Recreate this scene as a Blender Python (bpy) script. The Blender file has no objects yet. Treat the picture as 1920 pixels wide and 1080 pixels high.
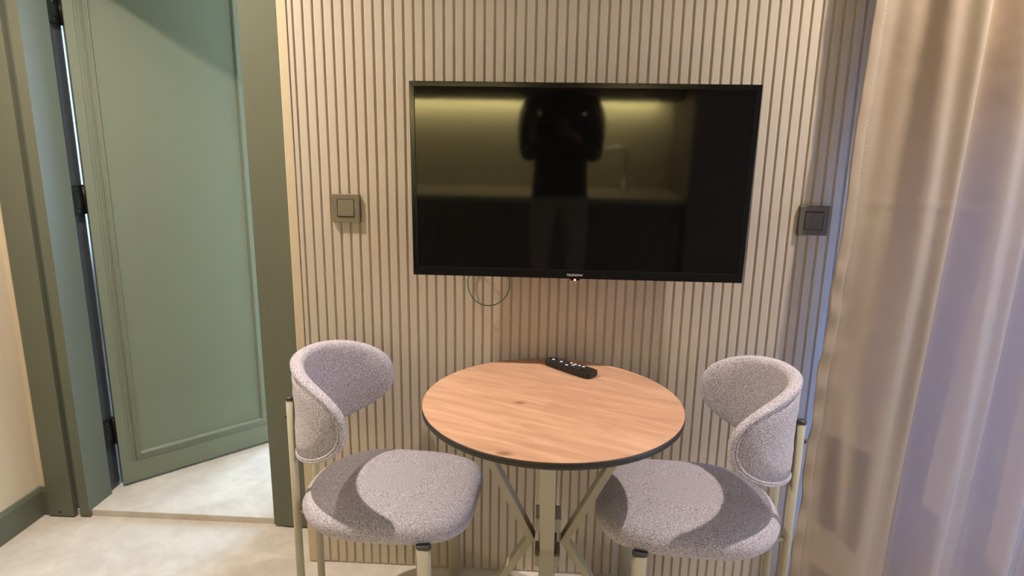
import bpy, bmesh, math, random
from mathutils import Vector, Matrix

random.seed(7)
scene = bpy.context.scene
col = scene.collection
PI = math.pi

# ------------------------------------------------------------------ camera
CAM = (0.7201, -1.8762, 1.3812)
YAW, PITCH, ROLL, FPX = -0.0512, 0.2197, 0.0164, 1195.84
cam_data = bpy.data.cameras.new('camera')
cam_data.sensor_width = 36.0
cam_data.lens = FPX / 1920 * 36.0
cam_data.clip_start = 0.005
cam = bpy.data.objects.new('camera', cam_data)
col.objects.link(cam)
fw = Vector((math.sin(YAW) * math.cos(PITCH), math.cos(YAW) * math.cos(PITCH), -math.sin(PITCH)))
rt = Vector((math.cos(YAW), -math.sin(YAW), 0))
up = rt.cross(fw)
rt, up = math.cos(ROLL) * rt + math.sin(ROLL) * up, -math.sin(ROLL) * rt + math.cos(ROLL) * up
m = Matrix((rt, up, -fw)).transposed().to_4x4()
m.translation = Vector(CAM)
cam.matrix_world = m
scene.camera = cam

# ------------------------------------------------------------------ world, exposure
world = bpy.data.worlds.new('world')
scene.world = world
world.use_nodes = True
world.node_tree.nodes['Background'].inputs[0].default_value = (0.62, 0.75, 1.0, 1)
world.node_tree.nodes['Background'].inputs[1].default_value = 0.3
vs = scene.view_settings
scene.display_settings.display_device = 'sRGB'
vs.view_transform = 'Standard'
vs.look = 'None'
vs.gamma = 1.0
vs.use_curve_mapping = False
vs.exposure = 0.0

# light levels
WARM = (1.0, 0.865, 0.765)
SPOT_LEFT_W = 182.0
SPOT_RIGHT_W = 138.0
LED_STRENGTH = 230.0
DAY_NEXT = 33.0      # window of the next room
DAY_CURTAIN = 20.0    # window behind the curtain
DAY_RIGHT = 2.6     # window in the right wall
SKY = (0.60, 0.78, 1.0)

CEIL = 2.6
DOWNLIGHTS = [(-0.50, -0.43, SPOT_LEFT_W), (1.95, -0.45, SPOT_RIGHT_W)]
for i, (lx, ly, lw) in enumerate(DOWNLIGHTS):
    ld = bpy.data.lights.new('downlight_beam', 'SPOT')
    ld.energy = lw
    ld.color = WARM
    ld.spot_size = math.radians(132)
    ld.spot_blend = 1.0
    ld.shadow_soft_size = 0.022
    lo = bpy.data.objects.new('downlight_beam', ld)
    lo.location = (lx, ly, CEIL - 0.03)
    col.objects.link(lo)


# ------------------------------------------------------------------ materials
def lin(c):
    c = c / 255.0
    return c / 12.92 if c <= 0.04045 else ((c + 0.055) / 1.055) ** 2.4


def rgb(r, g, b):
    return (lin(r), lin(g), lin(b), 1.0)


def new_mat(name):
    mt = bpy.data.materials.new(name)
    mt.use_nodes = True
    nt = mt.node_tree
    return mt, nt, nt.nodes['Principled BSDF']


def plain(name, c, rough=0.5, metal=0.0, spec=0.5, bump=0.0, bscale=200.0, vary=0.0, vscale=3.0, stretch=None):
    mt, nt, b = new_mat(name)
    b.inputs['Base Color'].default_value = c
    b.inputs['Roughness'].default_value = rough
    b.inputs['Metallic'].default_value = metal
    b.inputs['Specular IOR Level'].default_value = spec
    tc = nt.nodes.new('ShaderNodeTexCoord')
    mp = nt.nodes.new('ShaderNodeMapping')
    nt.links.new(tc.outputs['Object'], mp.inputs[0])
    if stretch:
        mp.inputs['Scale'].default_value = stretch
    if bump > 0:
        n = nt.nodes.new('ShaderNodeTexNoise')
        n.inputs['Scale'].default_value = bscale
        n.inputs['Detail'].default_value = 3
        nt.links.new(mp.outputs[0], n.inputs['Vector'])
        bp = nt.nodes.new('ShaderNodeBump')
        bp.inputs['Strength'].default_value = bump
        bp.inputs['Distance'].default_value = 0.002
        nt.links.new(n.outputs['Fac'], bp.inputs['Height'])
        nt.links.new(bp.outputs[0], b.inputs['Normal'])
    if vary > 0:
        n = nt.nodes.new('ShaderNodeTexNoise')
        n.inputs['Scale'].default_value = vscale
        n.inputs['Detail'].default_value = 5
        nt.links.new(mp.outputs[0], n.inputs['Vector'])
        r = nt.nodes.new('ShaderNodeValToRGB')
        r.color_ramp.elements[0].position = 0.3
        r.color_ramp.elements[1].position = 0.7
        r.color_ramp.elements[0].color = tuple(x * (1 - vary) for x in c[:3]) + (1,)
        r.color_ramp.elements[1].color = tuple(min(1, x * (1 + vary)) for x in c[:3]) + (1,)
        nt.links.new(n.outputs['Fac'], r.inputs[0])
        nt.links.new(r.outputs[0], b.inputs['Base Color'])
    return mt


def emit(name, c, s):
    mt, nt, b = new_mat(name)
    b.inputs['Base Color'].default_value = (0, 0, 0, 1)
    b.inputs['Emission Color'].default_value = tuple(c) + (1,)
    b.inputs['Emission Strength'].default_value = s
    return mt


M = {}
M['slat'] = plain('slat_lacquer', rgb(203, 191, 172), 0.55, spec=0.3, bump=0.05, bscale=60, vary=0.03, vscale=9, stretch=(3, 3, 0.15))
M['slat_base'] = plain('slat_backing', rgb(196, 182, 160), 0.7, spec=0.2)
M['trim'] = plain('trim_paint', rgb(206, 190, 158), 0.5, spec=0.3)
M['cream'] = plain('cream_plaster', rgb(214, 200, 174), 0.85, spec=0.2, bump=0.15, bscale=120, vary=0.02)
M['white'] = plain('white_ceiling', rgb(232, 228, 220), 0.9, spec=0.2, bump=0.1, bscale=150)
M['green'] = plain('sage_green_paint', rgb(97, 101, 85), 0.42, spec=0.45, bump=0.05, bscale=35, vary=0.02, vscale=4)
M['door_green'] = plain('sage_green_door_paint', rgb(119, 126, 107), 0.42, spec=0.4, bump=0.04, bscale=35, vary=0.015, vscale=4)
M['rabbet_gloss'] = plain('grey_gloss_rabbet', rgb(70, 74, 80), 0.22)  # grey stands in for shade on the green hinge rabbet
M['hinge'] = plain('black_hinge_metal', rgb(22, 21, 20), 0.4, metal=0.4, bump=0.1)
M['hinge_plate'] = plain('dark_steel', rgb(60, 58, 55), 0.35, metal=0.8, bump=0.05)
M['chrome'] = plain('chrome', rgb(200, 200, 200), 0.2, metal=1.0, bump=0.01)
M['tv_plastic'] = plain('black_gloss_plastic', rgb(22, 21, 21), 0.16, spec=0.5, bump=0.01)
M['tv_back'] = plain('black_matt_plastic', rgb(20, 20, 20), 0.55, bump=0.05)
M['screen'] = plain('dark_screen_glass', rgb(12, 12, 11), 0.05, spec=0.62, bump=0.004, bscale=6)
M['print'] = plain('white_print', rgb(225, 222, 220), 0.5, bump=0.01)
M['led_red'] = emit('red_standby_light', (1.0, 0.16, 0.12), 6.0)
M['cable'] = plain('green_cable_sheath', rgb(62, 112, 80), 0.4, bump=0.05)
M['switch'] = plain('taupe_switch_plastic', rgb(123, 114, 94), 0.4, spec=0.4, bump=0.02)
M['switch_dim'] = plain('taupe_switch_plastic_dim', rgb(100, 94, 84), 0.4, spec=0.4, bump=0.02)  # same plastic as the left switch, darkened for the weaker light there
M['frame'] = plain('beige_powder_coat', rgb(186, 179, 156), 0.45, spec=0.4, bump=0.04, bscale=400)
M['cap'] = plain('dark_grey_plastic_cap', rgb(62, 64, 64), 0.35, bump=0.03)
M['edge'] = plain('black_laminate_edge', rgb(44, 42, 40), 0.45, bump=0.03)
M['remote'] = plain('black_remote_plastic', rgb(24, 23, 22), 0.42, bump=0.1, bscale=300)
M['button'] = plain('black_rubber_button', rgb(38, 37, 36), 0.5, bump=0.05)
M['shirt'] = plain('black_knit', rgb(10, 10, 11), 0.9, bump=0.2)
M['trousers'] = plain('brown_trouser_cloth', rgb(128, 119, 110), 0.9, bump=0.2)
M['skin'] = plain('skin', rgb(105, 74, 60), 0.6, bump=0.05)
M['hair'] = plain('dark_hair', rgb(16, 13, 11), 0.6, bump=0.3)
M['lips'] = plain('lips', rgb(118, 66, 58), 0.5, bump=0.05)
M['eye'] = plain('eye_white', rgb(190, 185, 180), 0.3, bump=0.01)
M['phone'] = plain('phone_black', rgb(14, 14, 15), 0.25, bump=0.01)
M['cab_dark'] = plain('dark_cabinet_front', rgb(92, 90, 84), 0.5, bump=0.05)
M['cab_brown'] = plain('brown_cabinet_front', rgb(104, 95, 82), 0.5, bump=0.05)
M['counter'] = plain('stone_worktop', rgb(150, 140, 122), 0.4, bump=0.03, vary=0.1)
M['splash'] = plain('splashback', rgb(205, 198, 170), 0.6, bump=0.03)
M['led'] = emit('led_strip_light', (1.0, 0.87, 0.46), LED_STRENGTH)
M['stitch'] = plain('brown_thread', rgb(122, 106, 90), 0.8, bump=0.05)
M['lamp'] = emit('downlight_glow', (1.0, 0.85, 0.65), 8.0)
M['day_next'] = emit('daylight_pane_bathroom', (0.52, 0.74, 1.0), DAY_NEXT)
M['day_curtain'] = emit('daylight_pane_behind_curtain', (0.24, 0.42, 1.0), DAY_CURTAIN)
M['day_right'] = emit('daylight_pane_right', (0.62, 0.72, 1.0), DAY_RIGHT)
M['upvc'] = plain('white_window_frame', rgb(225, 225, 225), 0.4, bump=0.02)


def mat_floor(name, warm, dark):
    mt, nt, b = new_mat(name)
    b.inputs['Roughness'].default_value = 0.38
    b.inputs['Specular IOR Level'].default_value = 0.35
    tc = nt.nodes.new('ShaderNodeTexCoord')
    n1 = nt.nodes.new('ShaderNodeTexNoise')
    n1.inputs['Scale'].default_value = 5.0
    n1.inputs['Detail'].default_value = 8
    n1.inputs['Roughness'].default_value = 0.62
    n1.inputs['Distortion'].default_value = 0.4
    nt.links.new(tc.outputs['Object'], n1.inputs['Vector'])
    r = nt.nodes.new('ShaderNodeValToRGB')
    r.color_ramp.elements[0].position = 0.33
    r.color_ramp.elements[1].position = 0.68
    r.color_ramp.elements[0].color = dark
    r.color_ramp.elements[1].color = warm
    nt.links.new(n1.outputs['Fac'], r.inputs[0])
    nt.links.new(r.outputs[0], b.inputs['Base Color'])
    n2 = nt.nodes.new('ShaderNodeTexNoise')
    n2.inputs['Scale'].default_value = 16.0
    n2.inputs['Detail'].default_value = 6
    n2.inputs['Roughness'].default_value = 0.65
    n2.inputs['Distortion'].default_value = 0.8
    nt.links.new(tc.outputs['Object'], n2.inputs['Vector'])
    r2 = nt.nodes.new('ShaderNodeValToRGB')
    r2.color_ramp.elements[0].position = 0.36
    r2.color_ramp.elements[0].color = (0.92, 0.915, 0.905, 1)
    r2.color_ramp.elements[1].position = 0.66
    r2.color_ramp.elements[1].color = (1.05, 1.045, 1.04, 1)
    nt.links.new(n2.outputs['Fac'], r2.inputs[0])
    mm = nt.nodes.new('ShaderNodeMix')
    mm.data_type = 'RGBA'
    mm.blend_type = 'MULTIPLY'
    mm.inputs['Factor'].default_value = 1.0
    nt.links.new(r.outputs[0], mm.inputs[6])
    nt.links.new(r2.outputs[0], mm.inputs[7])
    nt.links.new(mm.outputs[2], b.inputs['Base Color'])
    bp = nt.nodes.new('ShaderNodeBump')
    bp.inputs['Strength'].default_value = 0.12
    bp.inputs['Distance'].default_value = 0.002
    nt.links.new(n2.outputs['Fac'], bp.inputs['Height'])
    nt.links.new(bp.outputs[0], b.inputs['Normal'])
    return mt


M['floor'] = mat_floor('beige_stone_tile', rgb(210, 203, 191), rgb(194, 185, 172))


def mat_fabric():
    mt, nt, b = new_mat('grey_boucle_fabric')
    b.inputs['Roughness'].default_value = 0.95
    b.inputs['Specular IOR Level'].default_value = 0.1
    b.inputs['Sheen Weight'].default_value = 0.25
    b.inputs['Sheen Roughness'].default_value = 0.5
    tc = nt.nodes.new('ShaderNodeTexCoord')
    v = nt.nodes.new('ShaderNodeTexVoronoi')
    v.inputs['Scale'].default_value = 480.0
    v.inputs['Randomness'].default_value = 1.0
    nt.links.new(tc.outputs['Object'], v.inputs['Vector'])
    n = nt.nodes.new('ShaderNodeTexNoise')
    n.inputs['Scale'].default_value = 420.0
    n.inputs['Detail'].default_value = 2
    nt.links.new(tc.outputs['Object'], n.inputs['Vector'])
    r = nt.nodes.new('ShaderNodeValToRGB')
    e = r.color_ramp.elements
    e[0].position, e[0].color = 0.30, rgb(104, 98, 106)
    e[1].position, e[1].color = 0.68, rgb(240, 235, 242)
    k = r.color_ramp.elements.new(0.48)
    k.color = rgb(188, 181, 190)
    nt.links.new(n.outputs['Fac'], r.inputs[0])
    nt.links.new(r.outputs[0], b.inputs['Base Color'])
    bp = nt.nodes.new('ShaderNodeBump')
    bp.inputs['Strength'].default_value = 0.55
    bp.inputs['Distance'].default_value = 0.0018
    bp.invert = True
    nt.links.new(v.outputs['Distance'], bp.inputs['Height'])
    nt.links.new(bp.outputs[0], b.inputs['Normal'])
    return mt


M['fabric'] = mat_fabric()


def mat_wood():
    mt, nt, b = new_mat('oak_laminate')
    b.inputs['Roughness'].default_value = 0.48
    b.inputs['Specular IOR Level'].default_value = 0.35
    L = nt.links
    tc = nt.nodes.new('ShaderNodeTexCoord')
    mp = nt.nodes.new('ShaderNodeMapping')
    mp.inputs['Rotation'].default_value = (0, 0, math.radians(24))
    L.new(tc.outputs['Object'], mp.inputs[0])
    # plank tone
    br = nt.nodes.new('ShaderNodeTexBrick')
    br.offset = 0.43
    br.inputs['Scale'].default_value = 1.0
    br.inputs['Brick Width'].default_value = 0.62
    br.inputs['Row Height'].default_value = 0.078
    br.inputs['Mortar Size'].default_value = 0.0
    br.inputs['Color1'].default_value = (0.0, 0.0, 0.0, 1)
    br.inputs['Color2'].default_value = (1, 1, 1, 1)
    L.new(mp.outputs[0], br.inputs['Vector'])
    # grain
    mp2 = nt.nodes.new('ShaderNodeMapping')
    mp2.inputs['Scale'].default_value = (1.6, 13.0, 1.0)
    L.new(mp.outputs[0], mp2.inputs[0])
    n = nt.nodes.new('ShaderNodeTexNoise')
    n.inputs['Scale'].default_value = 3.2
    n.inputs['Detail'].default_value = 9
    n.inputs['Roughness'].default_value = 0.62
    n.inputs['Distortion'].default_value = 0.5
    L.new(mp2.outputs[0], n.inputs['Vector'])
    mx = nt.nodes.new('ShaderNodeMath')
    mx.operation = 'MULTIPLY_ADD'
    mx.inputs[1].default_value = 0.16
    L.new(br.outputs['Color'], mx.inputs[0])
    L.new(n.outputs['Fac'], mx.inputs[2])
    r = nt.nodes.new('ShaderNodeValToRGB')
    e = r.color_ramp.elements
    e[0].position, e[0].color = 0.30, rgb(176, 134, 106)
    e[1].position, e[1].color = 0.78, rgb(212, 170, 140)
    k = e.new(0.52)
    k.color = rgb(194, 151, 121)
    L.new(mx.outputs[0], r.inputs[0])
    # knots: (x, y) relative to the table's centre
    prev = r.outputs[0]
    for (kx, ky, kr) in ((-0.081, -0.023, 0.012), (-0.135, 0.296, 0.011), (-0.103, -0.298, 0.014)):
        vm = nt.nodes.new('ShaderNodeVectorMath')
        vm.operation = 'SUBTRACT'
        vm.inputs[1].default_value = (kx, ky, 0)
        L.new(tc.outputs['Object'], vm.inputs[0])
        mk = nt.nodes.new('ShaderNodeMapping')
        mk.inputs['Rotation'].default_value = (0, 0, math.radians(24))
        mk.inputs['Scale'].default_value = (0.55, 1.0, 0.0)
        L.new(vm.outputs[0], mk.inputs[0])
        ln = nt.nodes.new('ShaderNodeVectorMath')
        ln.operation = 'LENGTH'
        L.new(mk.outputs[0], ln.inputs[0])
        mr = nt.nodes.new('ShaderNodeMapRange')
        mr.inputs['From Min'].default_value = kr * 0.25
        mr.inputs['From Max'].default_value = kr
        mr.inputs['To Min'].default_value = 0.75
        mr.inputs['To Max'].default_value = 0.0
        L.new(ln.outputs['Value'], mr.inputs['Value'])
        mc = nt.nodes.new('ShaderNodeMix')
        mc.data_type = 'RGBA'
        L.new(mr.outputs[0], mc.inputs['Factor'])
        L.new(prev, mc.inputs[6])
        mc.inputs[7].default_value = rgb(128, 84, 50)
        prev = mc.outputs[2]
    L.new(prev, b.inputs['Base Color'])
    return mt


M['wood'] = mat_wood()


def mat_curtain():
    mt, nt, b = new_mat('taupe_satin_curtain')
    b.inputs['Base Color'].default_value = rgb(176, 159, 137)
    b.inputs['Roughness'].default_value = 0.42
    b.inputs['Specular IOR Level'].default_value = 0.45
    b.inputs['Sheen Weight'].default_value = 0.15
    L = nt.links
    tc = nt.nodes.new('ShaderNodeTexCoord')
    mp = nt.nodes.new('ShaderNodeMapping')
    mp.inputs['Scale'].default_value = (1, 1, 0.12)
    L.new(tc.outputs['Object'], mp.inputs[0])
    n = nt.nodes.new('ShaderNodeTexNoise')
    n.inputs['Scale'].default_value = 900
    L.new(mp.outputs[0], n.inputs['Vector'])
    n2 = nt.nodes.new('ShaderNodeTexNoise')
    n2.inputs['Scale'].default_value = 7
    n2.inputs['Detail'].default_value = 3
    L.new(tc.outputs['Object'], n2.inputs['Vector'])
    bp = nt.nodes.new('ShaderNodeBump')
    bp.inputs['Strength'].default_value = 0.12
    bp.inputs['Distance'].default_value = 0.001
    L.new(n.outputs['Fac'], bp.inputs['Height'])
    bp2 = nt.nodes.new('ShaderNodeBump')
    bp2.inputs['Strength'].default_value = 0.35
    bp2.inputs['Distance'].default_value = 0.01
    L.new(n2.outputs['Fac'], bp2.inputs['Height'])
    L.new(bp.outputs[0], bp2.inputs['Normal'])
    L.new(bp2.outputs[0], b.inputs['Normal'])
    # window side made white to bounce daylight onto the slats, an added lining
    geo = nt.nodes.new('ShaderNodeNewGeometry')
    side = nt.nodes.new('ShaderNodeMix')
    side.data_type = 'RGBA'
    L.new(geo.outputs['Backfacing'], side.inputs['Factor'])
    side.inputs[6].default_value = b.inputs['Base Color'].default_value
    side.inputs[7].default_value = rgb(228, 228, 230)
    L.new(side.outputs[2], b.inputs['Base Color'])
    tr = nt.nodes.new('ShaderNodeBsdfTranslucent')
    tr.inputs['Color'].default_value = rgb(205, 200, 200)
    mx = nt.nodes.new('ShaderNodeMixShader')
    mx.inputs[0].default_value = 0.022
    L.new(b.outputs[0], mx.inputs[1])
    L.new(tr.outputs[0], mx.inputs[2])
    L.new(mx.outputs[0], nt.nodes['Material Output'].inputs['Surface'])
    return mt


M['curtain'] = mat_curtain()


# ------------------------------------------------------------------ mesh helpers
class MB:
    """collects shapes into one mesh"""
    def __init__(self):
        self.bm = bmesh.new()

    def _add(self, verts, faces, smooth=False):
        vs_ = [self.bm.verts.new(v) for v in verts]
        out = []
        for f in faces:
            fc = self.bm.faces.new([vs_[i] for i in f])
            fc.smooth = smooth
            out.append(fc)
        return vs_, out

    def box(self, a, b, bev=0.0, seg=2, mat=None):
        x0, y0, z0 = (min(a[i], b[i]) for i in range(3))
        x1, y1, z1 = (max(a[i], b[i]) for i in range(3))
        v = [(x0, y0, z0), (x1, y0, z0), (x1, y1, z0), (x0, y1, z0), (x0, y0, z1), (x1, y0, z1), (x1, y1, z1), (x0, y1, z1)]
        if mat is not None:
            v = [mat @ Vector(p) for p in v]
        f = [(0, 3, 2, 1), (4, 5, 6, 7), (0, 1, 5, 4), (1, 2, 6, 5), (2, 3, 7, 6), (3, 0, 4, 7)]
        vs_, fs = self._add(v, f)
        if bev > 0:
            ed = list({e for fc in fs for e in fc.edges})
            bmesh.ops.bevel(self.bm, geom=ed, offset=bev, segments=seg, affect='EDGES', profile=0.5)
        return self

    def prism(self, outline, z0, z1, axis='z', smooth=False, bev=0.0):
        n = len(outline)

        def P(p, h):
            return {'z': (p[0], p[1], h), 'y': (p[0], h, p[1]), 'x': (h, p[0], p[1])}[axis]
        v = [P(p, z0) for p in outline] + [P(p, z1) for p in outline]
        f = [tuple(range(n - 1, -1, -1)), tuple(range(n, 2 * n))]
        f += [(i, (i + 1) % n, n + (i + 1) % n, n + i) for i in range(n)]
        vs_, fs = self._add(v, f)
        for fc in fs[2:]:
            fc.smooth = smooth
        if bev > 0:
            ed = list({e for fc in fs[:2] for e in fc.edges})
            bmesh.ops.bevel(self.bm, geom=ed, offset=bev, segments=2, affect='EDGES', profile=0.5)
        return self

    def tube(self, pts, r, n=12, caps=True, closed=False):
        pts = [Vector(p) for p in pts]
        k = len(pts)
        rs = r if isinstance(r, (list, tuple)) else [r] * k
        rings = []
        prev = None
        for i, p in enumerate(pts):
            if closed:
                t = pts[(i + 1) % k] - pts[i - 1]
            else:
                t = pts[min(i + 1, k - 1)] - pts[max(i - 1, 0)]
            t.normalize()
            if prev is None:
                a = Vector((0, 0, 1)) if abs(t.z) < 0.9 else Vector((1, 0, 0))
                u = t.cross(a).normalized()
            else:
                u = (prev - t * prev.dot(t)).normalized()
            prev = u
            w = t.cross(u)
            rings.append([p + rs[i] * (math.cos(2 * PI * j / n) * u + math.sin(2 * PI * j / n) * w) for j in range(n)])
        v = [q for rg in rings for q in rg]
        f = []
        last = k if closed else k - 1
        for i in range(last):
            i2 = (i + 1) % k
            for j in range(n):
                f.append((i * n + j, i * n + (j + 1) % n, i2 * n + (j + 1) % n, i2 * n + j))
        vs_, fs = self._add(v, f, True)
        if caps and not closed:
            self.bm.faces.new([vs_[j] for j in range(n - 1, -1, -1)])
            self.bm.faces.new([vs_[(k - 1) * n + j] for j in range(n)])
        return self

    def lathe(self, prof, c=(0, 0, 0), n=32):
        v, f = [], []
        for (r, z) in prof:
            for j in range(n):
                a = 2 * PI * j / n
                v.append((c[0] + r * math.cos(a), c[1] + r * math.sin(a), c[2] + z))
        for i in range(len(prof) - 1):
            for j in range(n):
                f.append((i * n + j, i * n + (j + 1) % n, (i + 1) * n + (j + 1) % n, (i + 1) * n + j))
        vs_, fs = self._add(v, f, True)
        for i, rev in ((0, True), (len(prof) - 1, False)):
            if prof[i][0] > 1e-6:
                idx = [vs_[i * n + j] for j in range(n)]
                self.bm.faces.new(idx[::-1] if rev else idx)
        return self

    def grid(self, P, nu, nv, closed_u=False):
        v = [P(i, j) for j in range(nv) for i in range(nu)]
        f = []
        for j in range(nv - 1):
            for i in range(nu if closed_u else nu - 1):
                i2 = (i + 1) % nu
                f.append((j * nu + i, j * nu + i2, (j + 1) * nu + i2, (j + 1) * nu + i))
        return self._add(v, f, True)

    def mesh(self, name, mt, weld=False):
        if weld:
            bmesh.ops.remove_doubles(self.bm, verts=self.bm.verts, dist=1e-5)
        bmesh.ops.recalc_face_normals(self.bm, faces=self.bm.faces)
        me = bpy.data.meshes.new(name)
        self.bm.to_mesh(me)
        self.bm.free()
        me.materials.append(mt)
        return me

    def build(self, name, mt, parent=None, weld=False, loc=None):
        return link(name, self.mesh(name, mt, weld), parent, loc)


def link(name, me, parent=None, loc=None):
    o = bpy.data.objects.new(name, me)
    col.objects.link(o)
    if loc:
        o.location = loc
    if parent:
        o.parent = parent
    return o


def tag(o, label=None, cat=None, group=None, kind=None):
    if label:
        o['label'] = label
    if cat:
        o['category'] = cat
    if group:
        o['group'] = group
    if kind:
        o['kind'] = kind
    return o


def empty(name, loc=(0, 0, 0), rz=0.0):
    o = bpy.data.objects.new(name, None)
    o.empty_display_size = 0.1
    col.objects.link(o)
    o.location = loc
    o.rotation_euler = (0, 0, rz)
    return o


def copy_tree(o, parent=None):
    c = o.copy()
    col.objects.link(c)
    c.parent = parent
    for ch in list(o.children):
        copy_tree(ch, c)
    return c


# ------------------------------------------------------------------ room shell
XL, XR, YB = -1.14, 2.95, -3.32
DY = 0.19           # face of the wall that holds the door
tag(MB().box((XL - 0.1, YB - 0.1, -0.1), (XR + 0.1, DY, 0.0)).build('floor', M['floor']), kind='structure')
tag(MB().box((XL - 0.1, YB - 0.1, CEIL), (XR + 0.1, DY + 0.2, CEIL + 0.1)).build('ceiling', M['white']), kind='structure')
tag(MB().box((XL - 0.1, YB - 0.1, 0), (XL, DY + 0.20, CEIL)).build('wall_left', M['cream']), kind='structure')
tag(MB().box((XL, YB - 0.1, 0), (XR, YB, CEIL)).build('wall_front', M['cream']), kind='structure')

# right wall with a window opening
wr = MB()
WY0, WY1, WZ0, WZ1 = -2.2, -0.75, 0.15, 2.1
wr.box((XR, YB, 0), (XR + 0.15, WY0, CEIL)).box((XR, WY1, 0), (XR + 0.15, 0.2, CEIL))
wr.box((XR, WY0, 0), (XR + 0.15, WY1, WZ0)).box((XR, WY0, WZ1), (XR + 0.15, WY1, CEIL))
tag(wr.build('wall_right', M['cream']), kind='structure')


def window(name, origin, ux, w, h, pane_mat, n_in):
    """framed window: origin = lower corner, ux = unit vector along its width"""
    root = empty(name, origin)
    tag(root, kind='structure')
    ux = Vector(ux)
    ny = Vector(n_in)
    T = Matrix((ux, ny, Vector((0, 0, 1)))).transposed().to_4x4()
    f = MB()
    t = 0.05
    for (a, b) in (((0, 0), (w, t)), ((0, h - t), (w, h)), ((0, t), (t, h - t)), ((w - t, t), (w, h - t)), ((w / 2 - t / 2, t), (w / 2 + t / 2, h - t))):
        f.box((a[0], -0.03, a[1]), (b[0], 0.03, b[1]), 0.004, 1, mat=T)
    f.build('window_frame', M['upvc'], root)
    for (a, b) in ((t, w / 2 - t / 2), (w / 2 + t / 2, w - t)):
        MB().box((a, -0.008, t), (b, -0.002, h - t), mat=T).build('pane', pane_mat, root)
    return root


window('window_2', (XR + 0.08, WY0, WZ0), (0, 1, 0), WY1 - WY0, WZ1 - WZ0, M['day_right'], (-1, 0, 0))

# back wall: solid part behind the slats, opening behind the curtain
PITCH_S = 0.0283
SX0, SX1 = -0.018, 1.625
CX0, CX1, CZ0, CZ1 = 1.80, 2.85, 0.05, 1.42
wb = MB()
wb.box((-0.04, -0.0078, 0), (CX0, 0.15, CEIL)).box((CX0, 0, CZ1), (CX1, 0.15, CEIL)).box((CX0, 0, 0), (CX1, 0.15, CZ0))
wb.box((CX1, 0, 0), (XR, 0.15, CEIL))
wall_back = wb.build('wall_back', M['slat_base'])
tag(wall_back, kind='structure')
window('window_1', (CX0, 0.09, CZ0), (1, 0, 0), CX1 - CX0, CZ1 - CZ0, M['day_curtain'], (0, -1, 0))

# fluted slats, each one a part of the wall
gw = 0.0074
sw = PITCH_S - gw


def slat_mesh(w):
    d = 0.012
    r = 0.0012
    o = [(-w / 2 - 0.0003, -0.007), (-w / 2, -d + r), (-w / 2 + 0.4 * r, -d + 0.3 * r), (-w / 2 + r, -d), (w / 2 - r, -d), (w / 2 - 0.4 * r, -d + 0.3 * r), (w / 2, -d + r), (w / 2 + 0.0003, -0.007)]
    return MB().prism(o, 0.007, CEIL - 0.002).mesh('slat', M['slat'])


sm = slat_mesh(sw)
for i in range(1, 60):
    x = (i - 0.5) * PITCH_S
    if x > SX1:
        break
    link('slat', sm, wall_back, (x, 0, 0))
link('slat', slat_mesh(0.0125), wall_back, (-0.0098, 0, 0))

# bright corner strip that ends the slat panel
t1 = MB()
t1.prism([(-0.047, 0.12), (-0.047, -0.009), (-0.043, -0.015), (-0.019, -0.015), (-0.0175, -0.012), (-0.0175, -0.0079), (-0.0402, -0.0079), (-0.0402, 0.12)], 0.004, CEIL - 0.002)
tag(t1.build('trim_1', M['trim']), kind='structure')

# wall around the door (left of it, above it, right of it behind the slat panel)
JL, JR = -0.948, -0.244         # inner faces of the jambs
DH = 2.09                       # opening height
wd = MB()
wd.box((XL, DY, 0), (-1.0, DY + 0.20, CEIL)).box((-1.0, DY, DH + 0.05), (JR + 0.05, DY + 0.20, CEIL)).box((JR + 0.05, DY, 0), (-0.0395, DY + 0.20, CEIL))
tag(wd.build('wall_door', M['cream']), kind='structure')

# baseboards
bl = MB()
bl.prism([(XL + 0.0005, 0.001), (XL + 0.013, 0.001), (XL + 0.013, 0.098), (XL + 0.008, 0.110), (XL + 0.0005, 0.112)], YB + 0.02, DY - 0.0005, axis='y')
tag(bl.build('baseboard_left', M['green']), kind='structure')
bd = MB()
bd.prism([(DY - 0.0005, 0.001), (DY - 0.012, 0.001), (DY - 0.012, 0.098), (DY - 0.007, 0.110), (DY - 0.0005, 0.112)], XL + 0.0135, -1.1005, axis='x')
tag(bd.build('baseboard_door', M['green']), kind='structure')

# ------------------------------------------------------------------ door
door = empty('door_1', (-0.937, 0.347, 0))
tag(door, kind='structure')
inv = Vector((0.937, -0.347, 0))


def dpart(mb, name, mt, par=None):
    """world-space shape parented to the door root"""
    o = mb.build(name, mt, par or door)
    if par is None:
        o.location = inv
    return o


def stepped(x_out, x_flat, x_groove, x_in):
    """plan outline of one casing with a shadow groove and an inner band, then the jamb"""
    yf = 0.168
    return [(x_out, DY - 0.0003), (x_out, yf), (x_flat, yf), (x_flat, yf + 0.026), (x_groove, yf + 0.026), (x_groove, yf + 0.006), (x_in, yf + 0.006)]


o = stepped(-1.10, -1.004, -0.985, JL)
casl = MB().prism(o + [(JL, 0.300), (-0.968, 0.300), (-0.968, 0.392), (-0.999, 0.392), (-0.999, DY - 0.0003)], 0.006, DH)
dpart(casl, 'casing', M['green'])
o = [(0.03, DY - 0.0003), (0.03, 0.168), (-0.205, 0.168), (-0.207, 0.172), (JR, 0.172)]
casr = MB().prism(o + [(JR, 0.300), (-0.224, 0.300), (-0.224, 0.392), (-0.195, 0.392), (-0.195, DY - 0.0003)], 0.009, DH)
dpart(casr, 'casing', M['green'])
cash = MB()
cash.box((-1.10, 0.168, DH), (0.03, DY - 0.0003, DH + 0.11), 0.002, 1)
cash.box((JL - 0.04, DY, DH), (JR + 0.04, 0.392, DH + 0.045))
dpart(cash, 'head_casing', M['green'])
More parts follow.
